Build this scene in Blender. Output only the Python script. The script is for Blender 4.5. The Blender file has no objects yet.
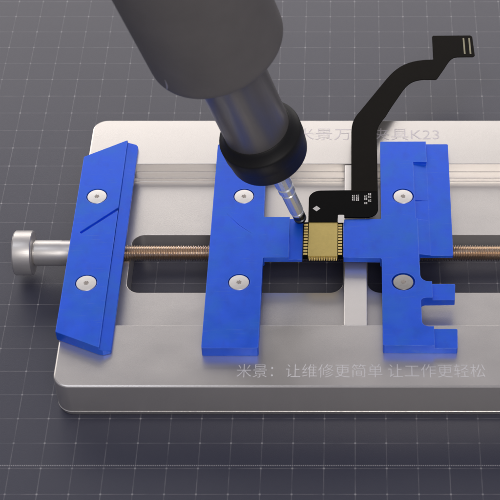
import bpy, bmesh, math, random
from mathutils import Vector, Matrix, Quaternion

random.seed(7)
PI = math.pi
scene = bpy.context.scene
COL = scene.collection

# ------------------------------------------------------------------ materials
def new_mat(name):
    m = bpy.data.materials.new(name)
    m.use_nodes = True
    nt = m.node_tree
    b = nt.nodes.get('Principled BSDF')
    return m, nt, b

def N(nt, typ, **kw):
    n = nt.nodes.new(typ)
    for k, v in kw.items():
        setattr(n, k, v)
    return n

def simple(name, col, rough=0.5, metal=0.0, spec=0.5, var=0.0, vscale=3.0, bump=0.0, bscale=40.0,
           rvar=0.0, stretch=(1, 1, 1), coat=0.0):
    """Principled surface with small procedural variation of colour, gloss and relief."""
    m, nt, b = new_mat(name)
    L = nt.links
    b.inputs['Base Color'].default_value = (*col, 1)
    b.inputs['Roughness'].default_value = rough
    b.inputs['Metallic'].default_value = metal
    b.inputs['Specular IOR Level'].default_value = spec
    b.inputs['Coat Weight'].default_value = coat
    tc = N(nt, 'ShaderNodeTexCoord')
    mp = N(nt, 'ShaderNodeMapping')
    mp.inputs['Scale'].default_value = stretch
    L.new(tc.outputs['Object'], mp.inputs['Vector'])
    if var or rvar:
        nz = N(nt, 'ShaderNodeTexNoise')
        nz.inputs['Scale'].default_value = vscale
        nz.inputs['Detail'].default_value = 6
        L.new(mp.outputs['Vector'], nz.inputs['Vector'])
        if var:
            mx = N(nt, 'ShaderNodeMix', data_type='RGBA')
            mx.inputs['A'].default_value = (*[c * (1 - var) for c in col], 1)
            mx.inputs['B'].default_value = (*[min(1, c * (1 + var)) for c in col], 1)
            L.new(nz.outputs['Fac'], mx.inputs['Factor'])
            L.new(mx.outputs['Result'], b.inputs['Base Color'])
        if rvar:
            mr = N(nt, 'ShaderNodeMapRange')
            mr.inputs['From Min'].default_value = 0.3
            mr.inputs['From Max'].default_value = 0.7
            mr.inputs['To Min'].default_value = rough - rvar
            mr.inputs['To Max'].default_value = rough + rvar
            L.new(nz.outputs['Fac'], mr.inputs['Value'])
            L.new(mr.outputs['Result'], b.inputs['Roughness'])
    if bump:
        nb = N(nt, 'ShaderNodeTexNoise')
        nb.inputs['Scale'].default_value = bscale
        nb.inputs['Detail'].default_value = 3
        L.new(mp.outputs['Vector'], nb.inputs['Vector'])
        bp = N(nt, 'ShaderNodeBump')
        bp.inputs['Strength'].default_value = bump
        bp.inputs['Distance'].default_value = 0.02
        L.new(nb.outputs['Fac'], bp.inputs['Height'])
        L.new(bp.outputs['Normal'], b.inputs['Normal'])
    return m

M = {}
M['aluminium'] = simple('satin_aluminium', (0.735, 0.705, 0.675), 0.31, 0.80, var=0.03, vscale=1.2, rvar=0.02,
                        bump=0.10, bscale=38, stretch=(0.6, 1, 1))
M['polished'] = simple('polished_edge', (0.86, 0.84, 0.82), 0.25, 1.0, rvar=0.04, vscale=4)
M['bar'] = simple('milled_bar', (0.86, 0.83, 0.80), 0.40, 0.85, var=0.04, vscale=2, bump=0.1, bscale=40)
M['blue'] = simple('blue_anodising', (0.006, 0.115, 0.90), 0.41, 0.25, spec=0.55, var=0.10, vscale=1.6, rvar=0.06,
                   bump=0.06, bscale=45)
def mottle(m):
    # anodising that has worn unevenly: cloudy drifts towards a greener and a darker blue, and fine dull scuffs
    nt = m.node_tree; L = nt.links; b = nt.nodes['Principled BSDF']
    tc = nt.nodes['Texture Coordinate']
    src = b.inputs['Base Color'].links[0].from_socket
    for sc, lo, hi, col, amt, st in ((0.9, .45, .75, (0.008, 0.16, 0.72, 1), .75, (1, 1, 1)), (2.6, .52, .80, (0.012, 0.085, 0.70, 1), .5, (1, .6, 1)),
                                     (5.0, .62, .70, (0.05, 0.17, 0.80, 1), .5, (.35, 4.0, 1))):
        mp = N(nt, 'ShaderNodeMapping'); mp.inputs['Scale'].default_value = st; mp.inputs['Rotation'].default_value = (0, 0, .5)
        mp.inputs['Location'].default_value = (sc, 3.1 * sc, 0)
        L.new(tc.outputs['Object'], mp.inputs['Vector'])
        nz = N(nt, 'ShaderNodeTexNoise'); nz.inputs['Scale'].default_value = sc; nz.inputs['Detail'].default_value = 7
        L.new(mp.outputs['Vector'], nz.inputs['Vector'])
        mr = N(nt, 'ShaderNodeMapRange', clamp=True)
        mr.inputs['From Min'].default_value = lo; mr.inputs['From Max'].default_value = hi; mr.inputs['To Max'].default_value = amt
        L.new(nz.outputs['Fac'], mr.inputs['Value'])
        mx = N(nt, 'ShaderNodeMix', data_type='RGBA')
        L.new(mr.outputs['Result'], mx.inputs['Factor']); L.new(src, mx.inputs['A']); mx.inputs['B'].default_value = col
        src = mx.outputs['Result']
    # edges rubbed paler; this also puts the bright chamfer highlights into the colour
    bv = N(nt, 'ShaderNodeBevel'); bv.samples = 4; bv.inputs['Radius'].default_value = 0.05
    ge = N(nt, 'ShaderNodeNewGeometry')
    dt = N(nt, 'ShaderNodeVectorMath', operation='DOT_PRODUCT')
    L.new(bv.outputs['Normal'], dt.inputs[0]); L.new(ge.outputs['Normal'], dt.inputs[1])
    em = N(nt, 'ShaderNodeMapRange', clamp=True)
    em.inputs['From Min'].default_value = 0.985; em.inputs['From Max'].default_value = 0.90; em.inputs['To Max'].default_value = 1.0
    L.new(dt.outputs['Value'], em.inputs['Value'])
    nz = N(nt, 'ShaderNodeTexNoise'); nz.inputs['Scale'].default_value = 3.5; nz.inputs['Detail'].default_value = 6
    L.new(tc.outputs['Object'], nz.inputs['Vector'])
    nm = N(nt, 'ShaderNodeMapRange', clamp=True)
    nm.inputs['From Min'].default_value = 0.35; nm.inputs['From Max'].default_value = 0.65; nm.inputs['To Min'].default_value = 0.15; nm.inputs['To Max'].default_value = 0.7
    L.new(nz.outputs['Fac'], nm.inputs['Value'])
    mu = N(nt, 'ShaderNodeMath', operation='MULTIPLY')
    L.new(em.outputs['Result'], mu.inputs[0]); L.new(nm.outputs['Result'], mu.inputs[1])
    mx = N(nt, 'ShaderNodeMix', data_type='RGBA')
    L.new(mu.outputs[0], mx.inputs['Factor']); L.new(src, mx.inputs['A']); mx.inputs['B'].default_value = (0.16, 0.32, 0.98, 1)
    L.new(mx.outputs['Result'], b.inputs['Base Color'])
mottle(M['blue'])
M['steel'] = simple('satin_steel', (0.74, 0.715, 0.69), 0.42, 0.80, rvar=0.04, vscale=5, bump=0.05, bscale=25,
                    stretch=(6, 0.6, 0.6))
M['screw'] = simple('screw_steel', (0.83, 0.81, 0.79), 0.38, 0.8, var=0.08, vscale=9, bump=0.08, bscale=30)
M['screw_dark'] = simple('worn_screw_steel', (0.42, 0.41, 0.40), 0.42, 0.9, var=0.12, vscale=9, bump=0.1, bscale=25)
M['recess_shade'] = simple('screw_recess_shade', (0.40, 0.36, 0.33), 0.5, 0.6)  # darker tone stands in for the shade inside the screw socket
M['bronze'] = simple('bronze_thread', (0.76, 0.63, 0.51), 0.30, 1.0, var=0.08, vscale=4)
M['letter'] = simple('laser_lettering', (0.80, 0.79, 0.80), 0.8, 0.0, spec=0.2, var=0.10, vscale=6)
M['letter_dim'] = simple('laser_lettering_faint', (0.74, 0.70, 0.72), 0.50, 0.5, spec=0.3, var=0.10, vscale=6)
M['black_film'] = simple('glossy_black_film', (0.002, 0.002, 0.0022), 0.5, 0.0, spec=0.04, var=0.3, vscale=4)
M['ribbon'] = simple('matte_black_ribbon', (0.006, 0.0045, 0.003), 0.6, 0.0, spec=0.07, var=0.25, vscale=3, bump=0.06, bscale=30)
M['gold'] = simple('gold_plating', (0.60, 0.47, 0.15), 0.46, 0.55, var=0.10, vscale=8, bump=0.08, bscale=40)
M['gold_pad'] = simple('gold_pad', (0.78, 0.60, 0.22), 0.35, 0.8)
M['silk'] = simple('white_print', (0.72, 0.70, 0.68), 0.6)
M['floor_bright'] = simple('bright_floor_patch', (0.80, 0.78, 0.76), 0.45, 0.4)  # stand-in for the bright floor showing through the board
M['contact'] = simple('pale_contact', (0.30, 0.28, 0.19), 0.5, 0.5)
M['pen_body'] = simple('dark_grey_coating', (0.19, 0.178, 0.172), 0.6, 0.0, spec=0.45, var=0.12, vscale=1.2, bump=0.12, bscale=26)
M['pen_barrel'] = simple('gunmetal', (0.235, 0.225, 0.22), 0.36, 0.45, rvar=0.05, vscale=3, bump=0.04, bscale=20, stretch=(4, 4, .4))
M['rubber'] = simple('black_rubber', (0.010, 0.010, 0.0105), 0.5, 0.0, spec=0.35, bump=0.06, bscale=60)
M['pin'] = simple('bright_steel', (0.84, 0.89, 0.94), 0.30, 0.55, rvar=0.05, vscale=6)
M['pin_dark'] = simple('blackened_tip', (0.07, 0.08, 0.10), 0.3, 0.9)

def mat_surface():
    m, nt, b = new_mat('gridded_work_mat')
    L = nt.links
    tc = N(nt, 'ShaderNodeTexCoord')
    sep = N(nt, 'ShaderNodeSeparateXYZ')
    L.new(tc.outputs['Object'], sep.inputs['Vector'])
    def math_n(op, a, c=None, d=None):
        n = N(nt, 'ShaderNodeMath', operation=op)
        for i, v in enumerate((a, c, d)):
            if v is None: continue
            if isinstance(v, (int, float)): n.inputs[i].default_value = v
            else: L.new(v, n.inputs[i])
        return n.outputs[0]
    def dist_to_int(v):          # distance to the nearest whole number
        return math_n('ABSOLUTE', math_n('SUBTRACT', v, math_n('ROUND', v)))
    def less(v, t, soft):        # 1 inside t, falling to 0 at t + soft
        n = N(nt, 'ShaderNodeMapRange', clamp=True)
        n.inputs['From Min'].default_value = t
        n.inputs['From Max'].default_value = t + soft
        n.inputs['To Min'].default_value = 1
        n.inputs['To Max'].default_value = 0
        L.new(v, n.inputs['Value'])
        return n.outputs['Result']
    X, Y = sep.outputs['X'], sep.outputs['Y']
    dx, dy = dist_to_int(X), dist_to_int(Y)
    lx, ly = less(dx, 0.005, 0.017), less(dy, 0.005, 0.017)
    line = math_n('MAXIMUM', lx, ly)
    # the print is worn: its strength wanders over the mat
    nz = N(nt, 'ShaderNodeTexNoise'); nz.inputs['Scale'].default_value = 1.3; nz.inputs['Detail'].default_value = 4
    L.new(tc.outputs['Object'], nz.inputs['Vector'])
    wear = N(nt, 'ShaderNodeMapRange', clamp=True)
    wear.inputs['From Min'].default_value = 0.34; wear.inputs['From Max'].default_value = 0.62
    wear.inputs['To Min'].default_value = 0.22; wear.inputs['To Max'].default_value = 0.85
    L.new(nz.outputs['Fac'], wear.inputs['Value'])
    line = math_n('MULTIPLY', line, wear.outputs['Result'])
    line = math_n('MULTIPLY', line, 0.26)
    r2 = math_n('SQRT', math_n('ADD', math_n('MULTIPLY', dx, dx), math_n('MULTIPLY', dy, dy)))
    dot = less(r2, 0.020, 0.026)
    dot = math_n('MULTIPLY', dot, math_n('ADD', math_n('MULTIPLY', wear.outputs['Result'], 0.7), 0.16))
    # a dotted scale printed just behind one grid row
    sy = less(math_n('ABSOLUTE', math_n('SUBTRACT', Y, -8.885)), 0.017, 0.008)
    sx = less(dist_to_int(math_n('MULTIPLY', X, 17.0)), 0.22, 0.14)
    scale = math_n('MULTIPLY', math_n('MULTIPLY', sx, sy), 0.62)
    ink = math_n('MAXIMUM', math_n('MAXIMUM', line, dot), scale)
    n2 = N(nt, 'ShaderNodeTexNoise'); n2.inputs['Scale'].default_value = 0.35; n2.inputs['Detail'].default_value = 8
    L.new(tc.outputs['Object'], n2.inputs['Vector'])
    base = N(nt, 'ShaderNodeMix', data_type='RGBA')
    base.inputs['A'].default_value = (0.025, 0.028, 0.060, 1)
    base.inputs['B'].default_value = (0.039, 0.040, 0.069, 1)
    L.new(n2.outputs['Fac'], base.inputs['Factor'])
    mix = N(nt, 'ShaderNodeMix', data_type='RGBA')
    L.new(ink, mix.inputs['Factor'])
    L.new(base.outputs['Result'], mix.inputs['A'])
    mix.inputs['B'].default_value = (0.52, 0.51, 0.54, 1)
    L.new(mix.outputs['Result'], b.inputs['Base Color'])
    b.inputs['Roughness'].default_value = 0.47
    b.inputs['Specular IOR Level'].default_value = 0.95
    n3 = N(nt, 'ShaderNodeTexNoise'); n3.inputs['Scale'].default_value = 28; n3.inputs['Detail'].default_value = 4
    L.new(tc.outputs['Object'], n3.inputs['Vector'])
    bp = N(nt, 'ShaderNodeBump'); bp.inputs['Strength'].default_value = 0.22; bp.inputs['Distance'].default_value = 0.02
    L.new(n3.outputs['Fac'], bp.inputs['Height'])
    L.new(bp.outputs['Normal'], b.inputs['Normal'])
    return m
M['mat'] = mat_surface()

# ------------------------------------------------------------------ mesh helpers
def rounded(pts, radii, seg=8):
    """Polygon with its corners rounded; radii is one number or one per corner."""
    n = len(pts)
    if isinstance(radii, (int, float)): radii = [radii] * n
    out = []
    for i in range(n):
        p = Vector(pts[i]); a = Vector(pts[i - 1]) - p; c = Vector(pts[(i + 1) % n]) - p
        r = radii[i]
        ang = a.angle(c) if r > 0 else PI
        if r <= 0 or ang > PI - 0.02:
            out.append(tuple(p)); continue
        d = min(r / math.tan(ang / 2), a.length * 0.49, c.length * 0.49)
        r = d * math.tan(ang / 2)
        s = p + a.normalized() * d; e = p + c.normalized() * d
        cen = p + (a.normalized() + c.normalized()).normalized() * (r / math.sin(ang / 2))
        v0 = s - cen; v1 = e - cen
        tot = v0.angle_signed(v1) * -1
        k = max(2, int(seg * abs(tot) / (PI / 2) + .5))
        for j in range(k + 1):
            t = tot * j / k
            ca, sa = math.cos(t), math.sin(t)
            out.append((cen.x + v0.x * ca - v0.y * sa, cen.y + v0.x * sa + v0.y * ca))
    return out

def area2(p):
    return sum(p[i - 1][0] * p[i][1] - p[i][0] * p[i - 1][1] for i in range(len(p)))

def prism(bm, pts, z0, z1):
    if area2(pts) < 0: pts = pts[::-1]
    lo = [bm.verts.new((x, y, z0)) for x, y in pts]
    hi = [bm.verts.new((x, y, z1)) for x, y in pts]
    n = len(pts)
    for i in range(n):
        j = (i + 1) % n
        bm.faces.new((lo[i], lo[j], hi[j], hi[i]))
    bm.faces.new(hi); bm.faces.new(lo[::-1])
    return bm

def box(bm, x0, x1, y0, y1, z0, z1):
    return prism(bm, [(x0, y0), (x1, y0), (x1, y1), (x0, y1)], z0, z1)

def loops(bm, rings, close=True):
    """Skin through rings of equal length, capped at both ends."""
    vs = [[bm.verts.new(p) for p in r] for r in rings]
    n = len(vs[0])
    for a, c in zip(vs, vs[1:]):
        for i in range(n):
            j = (i + 1) % n
            bm.faces.new((a[i], a[j], c[j], c[i]))
    if close:
        bm.faces.new(vs[0][::-1]); bm.faces.new(vs[-1])
    return bm

def lathe(bm, prof, seg=64):
    """prof: (radius, height) pairs along +Z, from bottom to top."""
    rings = [[(r * math.cos(2 * PI * i / seg), r * math.sin(2 * PI * i / seg), h) for i in range(seg)] for r, h in prof]
    return loops(bm, rings)

def smooth_by_angle(me, deg=35):
    bm = bmesh.new(); bm.from_mesh(me)
    for f in bm.faces: f.smooth = True
    for e in bm.edges:
        if len(e.link_faces) == 2 and e.calc_face_angle(0) > math.radians(deg): e.smooth = False
    bm.to_mesh(me); bm.free()

def obj(name, bm, mat, parent=None, smooth=None, loc=None):
    me = bpy.data.meshes.new(name)
    bmesh.ops.recalc_face_normals(bm, faces=bm.faces)
    bm.to_mesh(me); bm.free()
    if smooth: smooth_by_angle(me, smooth)
    o = bpy.data.objects.new(name, me)
    COL.objects.link(o)
    me.materials.append(M[mat])
    if parent: o.parent = parent
    if loc: o.location = loc
    return o

def carve(o, cutters, bevel=0.0, limit=40, seg=2):
    """Cut the prisms off the object for good, then break its sharp edges."""
    tmp = []
    for bm in cutters:
        me = bpy.data.meshes.new('cut')
        bmesh.ops.recalc_face_normals(bm, faces=bm.faces)
        bm.to_mesh(me); bm.free()
        c = bpy.data.objects.new('cut', me); COL.objects.link(c)
        md = o.modifiers.new('b', 'BOOLEAN'); md.operation = 'DIFFERENCE'; md.solver = 'EXACT'; md.object = c
        tmp.append(c)
    if bevel:
        bv = o.modifiers.new('v', 'BEVEL'); bv.width = bevel; bv.segments = seg
        bv.limit_method = 'ANGLE'; bv.angle_limit = math.radians(limit); bv.use_clamp_overlap = True
        bv.miter_outer = 'MITER_ARC'
    dg = bpy.context.evaluated_depsgraph_get(); dg.update()
    me = bpy.data.meshes.new_from_object(o.evaluated_get(dg))
    assert len(me.polygons) > 20, 'the cut left nothing of ' + o.name
    old = o.data
    o.modifiers.clear(); o.data = me
    bpy.data.meshes.remove(old); me.name = o.name
    for c in tmp:
        d = c.data; bpy.data.objects.remove(c); bpy.data.meshes.remove(d)
    smooth_by_angle(o.data, 17)
    return o

def pr(pts, z0, z1):
    return prism(bmesh.new(), pts, z0, z1)

def bx(*a):
    return box(bmesh.new(), *a)

def wedge(xz, y0, y1):
    return loops(bmesh.new(), [[(x, y0, z) for x, z in xz], [(x, y1, z) for x, z in xz]])

def cyl(x, y, r, z0, z1, seg=40):
    return pr([(x + r * math.cos(2 * PI * i / seg), y + r * math.sin(2 * PI * i / seg)) for i in range(seg)], z0, z1)

def tag(o, label, cat=None, group=None, kind=None):
    if label: o['label'] = label
    if cat: o['category'] = cat
    if group: o['group'] = group
    if kind: o['kind'] = kind
    return o

def part_label(o, label):
    o['label'] = label
    return o

def lettering(text, size, loc, xscale, mat, parent, thin=0.0, name='lettering', width=None):
    cu = bpy.data.curves.new(name, 'FONT')
    cu.body = text; cu.size = size; cu.extrude = 0.004; cu.offset = -thin
    cu.resolution_u = 3
    t = bpy.data.objects.new(name, cu); COL.objects.link(t)
    dg = bpy.context.evaluated_depsgraph_get(); dg.update()
    me = bpy.data.meshes.new_from_object(t.evaluated_get(dg))
    bpy.data.objects.remove(t); bpy.data.curves.remove(cu)
    xs = [v.co.x for v in me.vertices]; ys = [v.co.y for v in me.vertices]
    print('TEXT', text, len(me.vertices), min(xs), max(xs), min(ys), max(ys))
    if width: xscale = width / (max(xs) - min(xs))
    x0, y0 = min(xs), min(ys)
    for v in me.vertices:
        v.co.x = (v.co.x - x0) * xscale; v.co.y -= y0
    me.name = name
    o = bpy.data.objects.new(name, me); COL.objects.link(o)
    me.materials.clear(); me.materials.append(M[mat])
    o.location = loc; o.parent = parent
    return o

# ------------------------------------------------------------------ setting: the mat (1 unit = one grid cell)
bm = bmesh.new(); box(bm, -60, 60, -60, 60, -0.25, 0)
mat = obj('work_mat', bm, 'mat')
tag(mat, 'dark grey work mat printed with a fine pale grid', kind='structure')

# ------------------------------------------------------------------ base plate of the holder
XL, XR, YF, YB, H = -7.74, 12.4, -6.895, 5.92, 1.5
def plate_ring(inset, z):
    r = max(0.05, 0.55 - inset)
    p = rounded([(XL + inset, YF + inset), (XR - inset, YF + inset), (XR - inset, YB - inset), (XL + inset, YB - inset)], r, 10)
    return [(x, y, z) for x, y in p]
bm = bmesh.new()
loops(bm, [plate_ring(0.085, 0.004), plate_ring(0.065, 0.014), plate_ring(0.016, 0.185), plate_ring(0.0, 0.20),
           plate_ring(0.006, 0.214), plate_ring(0.028, 0.221), plate_ring(0.032, 0.25), plate_ring(0.010, 0.27), plate_ring(0.0, 1.415),
           plate_ring(0.010, 1.455), plate_ring(0.030, 1.485), plate_ring(0.07, 1.5)])
plate = obj('holder_base', bm, 'aluminium')
tag(plate, 'silver aluminium base plate lying on the gridded mat, with long slots and engraved writing', 'base plate')
def rr(x0, x1, y0, y1, r):
    return rounded([(x0, y0), (x1, y0), (x1, y1), (x0, y1)], r, 10)
RY, RZ = -0.52, 1.04      # axis of the lead screw
WY0, WY1 = -2.31, 0.44
carve(plate, [
    pr(rr(-6.9, 11.4, -4.27, 3.52, 0.12), 1.10, 2.0),
    pr(rr(-6.8, 11.3, -4.07, 3.19, 0.10), 0.95, 1.2),
    pr(rr(-5.84, 1.585, WY0, WY1, 0.46), -0.5, 1.0),
    pr(rr(2.435, 10.6, WY0, WY1, 0.46), -0.5, 1.0),
    bx(-6.75, -5.6, RY - .31, RY + .31, 0.74, 1.2), bx(10.4, 11.25, RY - .31, RY + .31, 0.74, 1.2),
], bevel=0.022, limit=60)

bm = bmesh.new(); box(bm, 1.625, 2.405, -4.262, 3.505, 1.104, 1.475)
bar = obj('crossbar', bm, 'bar', plate); carve(bar, [], bevel=0.03)

lettering('米景万能夹具K23', 0.72, (-0.16, 4.80, H), 1, 'letter_dim', plate, thin=0.006, width=5.28)
for words, x, wd in (('米景：', -1.82, 1.17), ('让维修更简单', -0.24, 3.12), ('让工作更轻松', 3.06, 3.14)):
    lettering(words, 0.62, (x, -6.50, H), 1, 'letter', plate, thin=0.006, width=wd)

# ------------------------------------------------------------------ clamp jaws
ZJ0, ZL, ZT = 1.504, 1.765, 1.90
SCREW_R = 0.345

def screw_head(parent, x, y, mat_name='screw', label=None):
    bm = bmesh.new()
    lathe(bm, [(SCREW_R - .01, ZT - 0.30), (SCREW_R - .002, ZT - 0.03), (SCREW_R - .014, ZT - 0.016), (SCREW_R * .62, ZT - 0.012), (0.10, ZT - 0.010)], 40)
    o = obj('screw', bm, mat_name, parent, 30, (x, y, 0))
    # cross socket as thin bars, the shade of its depth put into their colour
    s = bmesh.new()
    for k in range(3):
        a = k * PI / 3 + x * 1.7 + y
        d = Vector((math.cos(a), math.sin(a))) * .085; q = Vector((-d.y, d.x)).normalized() * .026
        prism(s, [tuple(-d - q), tuple(d - q), tuple(d + q), tuple(-d + q)], ZT - 0.012 - k * .0015, ZT - 0.004 - k * .0015)
    obj('socket', s, 'recess_shade', o)
    if label: o['label'] = label
    return o

# --- slanted end jaw (left)
out = [(-7.80, -4.90), (-6.36, -5.55), (-6.20, -5.58), (-5.94, -5.50), (-5.93, 4.30), (-6.00, 4.38), (-6.32, 4.36), (-7.80, 3.48)]
bm = bmesh.new(); prism(bm, rounded(out, [.05, .05, .05, .08, .08, .05, 0, .05], 4), ZJ0, ZT)
jaw = obj('clamp_jaw', bm, 'blue')
tag(jaw, 'narrow blue clamp jaw with slanted ends and a diagonal groove, next to the silver knob', 'clamp jaw', 'blue clamp jaws on the base plate')
A, B = Vector((-6.20, 0.90)), Vector((-7.50, -0.37))
d = (B - A).normalized(); q = Vector((-d.y, d.x)) * 0.045
groove = pr([tuple(A - q * 1.1), tuple(A + q * 1.1), tuple(B + q * 1.5), tuple(B - q * .7)], ZT - 0.10, ZT + .5)
carve(jaw, [
    wedge([(-6.295, ZL + .02), (-5.90, ZL - .15), (-5.2, ZL - .15), (-5.2, 3), (-6.295, 3)], -6.2, 5),
    groove,
    cyl(-7.11, 1.44, SCREW_R + .025, ZT - .16, 3), cyl(-7.03, -2.72, SCREW_R + .025, ZT - .16, 3)], bevel=0.036)
screw_head(jaw, -7.11, 1.44); screw_head(jaw, -7.03, -2.72)

# --- middle jaw
out = [(-2.99, -5.60), (-1.14, -5.60), (-1.14, -1.55), (0.20, -1.55), (0.20, 0.40), (-1.18, 0.40), (-1.20, 4.14), (-2.99, 4.14)]
bm = bmesh.new(); prism(bm, rounded(out, [.07, .07, .05, .03, .03, .06, .07, .07], 5), ZJ0, ZT)
jaw = obj('clamp_jaw', bm, 'blue')
tag(jaw, 'blue clamp jaw under the pen, its short arm touching the left edge of the chip', 'clamp jaw', 'blue clamp jaws on the base plate')
A, B = Vector((-2.50, 0.60)), Vector((-1.55, -0.42))
d = (B - A).normalized(); q = Vector((-d.y, d.x)) * 0.022
carve(jaw, [
    pr([(-0.27, -3), (2, -3), (2, 2), (-0.27, 2)], ZL + .03, 3),
    bx(-1.10, 2, -1.9, 1, 1.0, 1.68),
    cyl(-1.92, 1.44, SCREW_R + .025, ZT - .16, 3), cyl(-1.90, -2.69, SCREW_R + .025, ZT - .16, 3)], bevel=0.036)
mid = A + (B - A) * .5 - Vector((.05, .05))          # a shallow bowed scratch
carve(jaw, [pr([tuple(A), tuple(mid + q), tuple(B), tuple(mid - q)], ZT - .014, 3)])
screw_head(jaw, -1.92, 1.44); screw_head(jaw, -1.90, -2.69)

# --- right jaw with stepped edge and two tabs
out = [(2.90, -5.48), (5.33, -5.50), (5.36, -4.66), (4.20, -4.66), (4.19, -3.40), (5.33, -3.38), (5.37, -2.66), (4.20, -2.66),
       (4.19, -1.34), (5.36, -1.34), (5.40, 4.29), (2.92, 4.28), (2.91, 0.30), (1.60, 0.27), (1.60, -1.55), (2.91, -1.58)]
rad = [.06, .05, .05, .22, .16, .04, .04, .30, .03, .04, .06, .07, .05, .03, .03, .08]
bm = bmesh.new(); prism(bm, rounded(out, rad, 6), ZJ0, ZT)
jaw = obj('clamp_jaw', bm, 'blue')
tag(jaw, 'wide blue clamp jaw with two square tabs and stepped edge, beside the black ribbon cable', 'clamp jaw', 'blue clamp jaws on the base plate')
carve(jaw, [
    bx(4.585, 7, -7, 6, ZL, 3),
    wedge([(4.10, ZT - .06), (4.62, ZL + .004), (4.62, 3), (4.10, 3)], 1.30, 3.20),
    wedge([(4.12, ZT - .09), (4.62, ZL + .004), (4.62, 3), (4.14, 3)], 0.35, 1.33),
    wedge([(4.18, ZT - .05), (4.62, ZL + .004), (4.62, 3), (4.18, 3)], -1.9, 0.36),
    bx(0, 2.86, -1.9, 1, 1.0, 1.68), bx(4.23, 7, -1.9, 0.6, 1.0, 1.66),
    cyl(3.70, 1.44, SCREW_R + .035, ZT - .16, 3), cyl(3.62, -2.67, SCREW_R + .055, ZT - .16, 3)], bevel=0.036)
screw_head(jaw, 3.70, 1.44)
screw_head(jaw, 3.62, -2.67, 'screw_dark', 'darker domed screw in the lower end of the jaw')

# ------------------------------------------------------------------ lead screw: knob, shaft and threaded rod along X
lead = bpy.data.objects.new('lead_screw', None); COL.objects.link(lead); lead.location = (-8.0, RY, RZ)
tag(lead, 'horizontal bronze threaded rod with silver turning knob, running under the blue jaws', 'screw rod')
def along_x(o, x):
    o.rotation_euler = (0, PI / 2, 0); o.location = (x, 0, 0)
bm = bmesh.new()
R = 0.785
lathe(bm, [(R - .10, 0), (R - .035, .02), (R, .07), (R, .60), (R - .015, .645), (R - .05, .665), (.50, .67), (.44, .69)], 96)
k = obj('knob', bm, 'steel', lead, 25); along_x(k, -1.86)
bm = bmesh.new()
lathe(bm, [(.40, 0), (.40, .05), (.45, .07), (.45, .96), (.44, 1.00), (.44, 1.42), (.42, 1.45)], 64)
s = obj('shaft', bm, 'steel', lead, 25); along_x(s, -1.20)
# the thread: a helical ridge swept along the rod
bm = bmesh.new()
pitch, r0, amp, seg, per = 0.086, 0.250, 0.040, 24, 6
x0, x1 = 1.0, 18.9
nst = int((x1 - x0) / pitch * per)
rings = []
for i in range(nst + 1):
    x = x0 + (x1 - x0) * i / nst
    ring = []
    for j in range(seg):
        a = 2 * PI * j / seg
        ph = ((x - x0) / pitch + j / seg) % 1.0
        r = r0 + amp * (1 - abs(2 * ph - 1) * 2)
        ring.append((x, r * math.cos(a), r * math.sin(a)))
    rings.append(ring)
loops(bm, rings)
obj('threaded_rod', bm, 'bronze', lead, 60)

# ------------------------------------------------------------------ ribbon cable with gold chip
cable = bpy.data.objects.new('ribbon_cable', None); COL.objects.link(cable); cable.location = (0.9, -0.7, 1.74)
tag(cable, 'black flexible ribbon cable with a square gold chip held between the blue jaws', 'ribbon cable')
OX, OY, OZ = cable.location
def local(pts): return [(x - OX, y - OY) for x, y in pts]
def flat(name, pts, z0, z1, m, parent=None, bevel=0.0):
    bm = bmesh.new(); prism(bm, local(pts), z0 - OZ, z1 - OZ)
    o = obj(name, bm, m, parent or cable)
    if bevel: carve(o, [], bevel=bevel, limit=60)
    return o
def bez(p0, p1, p2, p3, n=10):
    p0, p1, p2, p3 = map(Vector, (p0, p1, p2, p3)); o = []
    for i in range(1, n + 1):
        t = i / n
        o.append(tuple(p0 * (1 - t) ** 3 + p1 * 3 * t * (1 - t) ** 2 + p2 * 3 * t * t * (1 - t) + p3 * t ** 3))
    return o
# head: the glossy board behind the chip
head_pts = rounded([(0.375, 0.10), (0.375, 1.66), (2.81, 1.70), (2.81, 0.32), (1.64, 0.32), (1.40, 0.32), (1.40, 0.10)],
                   [0.02, .42, .02, .42, 0, .03, .03], 8)
head = flat('board', head_pts, 1.915, 1.955, 'black_film', bevel=0.008)
# ribbon strip, sweeping back over the plate and the mat
L_edge = [(1.87, 1.60), (1.87, 4.72)] + bez((1.87, 4.72), (1.88, 5.25), (1.98, 5.55), (2.18, 5.86)) \
    + [(3.20, 7.72)] + bez((3.20, 7.72), (3.60, 8.42), (4.00, 8.86), (4.97, 8.87)) + [(5.01, 8.88)]
tip_pts = [(5.01, 10.25), (5.06, 10.32), (6.50, 10.34), (6.58, 10.26), (6.62, 9.12), (6.55, 9.04), (5.95, 9.03)]
R_edge = bez((5.95, 9.03), (5.70, 9.02), (5.60, 8.75), (5.42, 8.35), 8) + [(5.12, 7.74), (5.05, 7.69), (4.62, 7.70)] \
    + bez((4.62, 7.70), (4.15, 7.66), (3.98, 7.40), (3.78, 7.00), 10) + [(3.36, 6.12), (3.12, 5.56)] \
    + bez((3.12, 5.56), (2.90, 5.20), (2.80, 4.95), (2.80, 4.50), 8) + [(2.81, 1.60)]
strip = flat('ribbon', L_edge + tip_pts + R_edge, 1.925, 1.962, 'ribbon', bevel=0.006)
for x in (6.20, 6.42):
    flat('contact_strip', [(x + .01, 9.20), (x + .07, 9.20), (x + .06, 10.16), (x, 10.16)], 1.960, 1.968, 'contact', strip)
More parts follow.
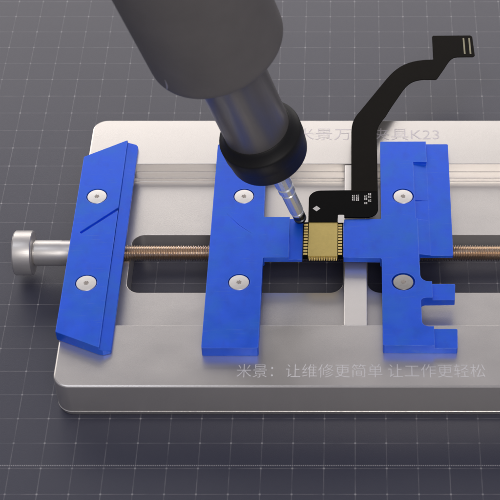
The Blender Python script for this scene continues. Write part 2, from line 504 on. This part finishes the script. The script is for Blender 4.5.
# white print, and an added bright patch for floor seen through a notch
flat('diamond_mark', [(.655, .62), (.79, .755), (.655, .89), (.52, .755)], 1.953, 1.959, 'silk', head)
flat('floor_patch', rounded([(1.405, .06), (1.625, .06), (1.625, .44), (1.405, .44)], .03, 3), 1.950, 1.9615, 'floor_bright', head)
def print_block(x0, x1, y0, y1, rows):
    bm = bmesh.new()
    h = (y1 - y0) / rows
    for r in range(rows):
        yy = y0 + r * h
        prism(bm, local([(x0, yy), (x0 + (x1 - x0) * .38, yy), (x0 + (x1 - x0) * .38, yy + h * .72), (x0, yy + h * .72)]), 1.953 - OZ, 1.959 - OZ)
        prism(bm, local([(x0 + (x1 - x0) * .55, yy), (x1, yy), (x1, yy + h * .30), (x0 + (x1 - x0) * .55, yy + h * .30)]), 1.953 - OZ, 1.959 - OZ)
        prism(bm, local([(x0 + (x1 - x0) * .62, yy + h * .48), (x1, yy + h * .48), (x1, yy + h * .76), (x0 + (x1 - x0) * .62, yy + h * .76)]), 1.953 - OZ, 1.959 - OZ)
    obj('print_mark', bm, 'silk', head)
print_block(1.90, 2.00, 1.16, 1.46, 3)
print_block(2.04, 2.14, 1.14, 1.47, 3)
print_block(2.33, 2.43, .98, 1.10, 1)
print_block(2.33, 2.43, 1.18, 1.44, 2)
print_block(2.47, 2.57, 1.10, 1.24, 1)
print_block(2.47, 2.57, 1.30, 1.56, 2)
# chip: black carrier, gold plate and rows of gold contacts
carrier = flat('chip_carrier', [(0.205, -1.49), (1.595, -1.49), (1.595, 0.14), (0.205, 0.14)], 1.745, 1.905, 'black_film', bevel=0.01)
flat('gold_plate', [(0.395, -1.52), (1.40, -1.52), (1.40, 0.155), (0.395, 0.155)], 1.80, 1.93, 'gold', carrier, bevel=0.012)
for side in (0.235, 1.42):
    for i in range(11):
        y = -1.44 + i * 0.139
        flat('contact_pad', [(side, y), (side + .135, y), (side + .135, y + .09), (side, y + .09)], 1.90, 1.918, 'gold_pad', carrier)
for i in range(17):
    x = 0.43 + i * 0.0575
    flat('edge_contact', [(x, -1.60), (x + .028, -1.60), (x + .028, -1.515), (x, -1.515)], 1.80, 1.90, 'gold_pad', carrier)

# ------------------------------------------------------------------ the pen
T = Vector((0.12, 0.32, 1.83)); ax = Vector((-0.233, -0.191, 0.952)).normalized()
pen = bpy.data.objects.new('suction_pen', None); COL.objects.link(pen); pen.location = T
pen.rotation_mode = 'QUATERNION'; pen.rotation_quaternion = Vector((0, 0, 1)).rotation_difference(ax)
tag(pen, 'thick dark grey pen tool with black collar, its thin steel tip touching the gold chip', 'pen tool')
def lp(name, prof, m, parent=pen, seg=72, ang=32):
    bm = bmesh.new(); lathe(bm, prof, seg)
    return obj(name, bm, m, parent, ang)
lp('nozzle', [(.13, 0), (.18, .02), (.22, .10), (.22, .17), (.18, .20), (.18, .25), (.22, .28), (.22, .42), (.15, .46)], 'pin_dark', seg=32)
needle = lp('needle', [(.15, .44), (.225, .47), (.23, .55), (.20, .58), (.20, .60), (.245, .64), (.25, 1.30), (.25, 1.72), (.215, 1.75), (.215, 1.82), (.285, 1.85),
              (.285, 2.12), (.235, 2.15), (.235, 2.22), (.30, 2.26), (.30, 4.3)], 'pin', seg=14, ang=20)
lp('collar', [(.27, 3.92), (1.16, 4.00), (1.255, 4.03), (1.295, 4.08), (1.315, 4.16), (1.345, 4.60), (1.355, 4.66), (1.368, 4.69), (1.372, 5.16), (1.360, 5.20), (1.33, 5.225), (1.16, 5.44), (1.12, 5.56), (1.09, 5.58)],
   'rubber', seg=96, ang=40)
lp('barrel', [(1.07, 5.40), (1.085, 5.44), (1.085, 10.3)], 'pen_barrel', seg=96)
body = lp('body', [(1.10, 9.84), (2.03, 9.86), (2.09, 9.89), (2.115, 9.96), (2.12, 10.1), (2.14, 21.5), (2.10, 22.2), (1.6, 22.9), (.7, 23.1)], 'pen_body', seg=128)
# bright sliver on the lower rim, a notch highlight put into shape and colour
bm = bmesh.new()
sl = []
for i in range(9):
    t = i / 8
    sl.append((t, 9.96 + .62 * t, .035 * math.sin(PI * t) + .006))
c_ang = math.radians(231)
rings = []
for t, h, w in sl:
    a = c_ang - .10 * (1 - t) ** 2 + .02
    r = 2.117
    ring = []
    for s_ in ((-1, -.01), (1, -.01), (1, .012), (-1, .012)):
        aa = a + s_[0] * w / r
        ring.append(((r + s_[1]) * math.cos(aa), (r + s_[1]) * math.sin(aa), h))
    rings.append(ring)
loops(bm, rings)
obj('notch_highlight', bm, 'steel', body)

# ------------------------------------------------------------------ light
w = bpy.data.worlds.new('World'); scene.world = w; w.use_nodes = True
bg = w.node_tree.nodes['Background']
bg.inputs['Color'].default_value = (0.90, 0.88, 1.0, 1)
bg.inputs['Strength'].default_value = 0.27

def area(name, loc, target, sx, sy, power, col, spread=PI):
    l = bpy.data.lights.new(name, 'AREA'); l.shape = 'RECTANGLE'; l.size = sx; l.size_y = sy
    l.energy = power; l.color = col; l.spread = spread
    o = bpy.data.objects.new(name, l); COL.objects.link(o)
    o.location = loc
    o.rotation_euler = (Vector(target) - Vector(loc)).to_track_quat('-Z', 'Y').to_euler()
    return o
area('softbox_behind', (-12, 62, 31), (-3, 0, 3), 130, 36, 33500, (1.0, 0.945, 0.89))
area('softbox_overhead', (-20, -4, 60), (0, 0, 0), 24, 24, 3500, (0.9, 0.93, 1.0))

area('softbox_front', (16, -76, 84), (0, 0, 2), 44, 40, 32500, (1.0, 0.95, 0.90))

# ------------------------------------------------------------------ camera
cam = bpy.data.cameras.new('camera'); co = bpy.data.objects.new('camera', cam); COL.objects.link(co)
co.location = (1.903, -40.583, 42.948)
co.rotation_euler = (math.radians(90 - 46.186), 0, 0)
cam.sensor_width = 36; cam.lens = 119.73
cam.shift_x = -(352.2 - 250) / 500; cam.shift_y = 0
cam.clip_start = 1; cam.clip_end = 500
cam.dof.use_dof = True; cam.dof.focus_distance = 59.0; cam.dof.aperture_fstop = 0.5
scene.camera = co

vs = scene.view_settings
vs.view_transform = 'Standard'; vs.look = 'None'; vs.exposure = 0; vs.gamma = 1
scene.render.film_transparent = False
scene.cycles.max_bounces = 8
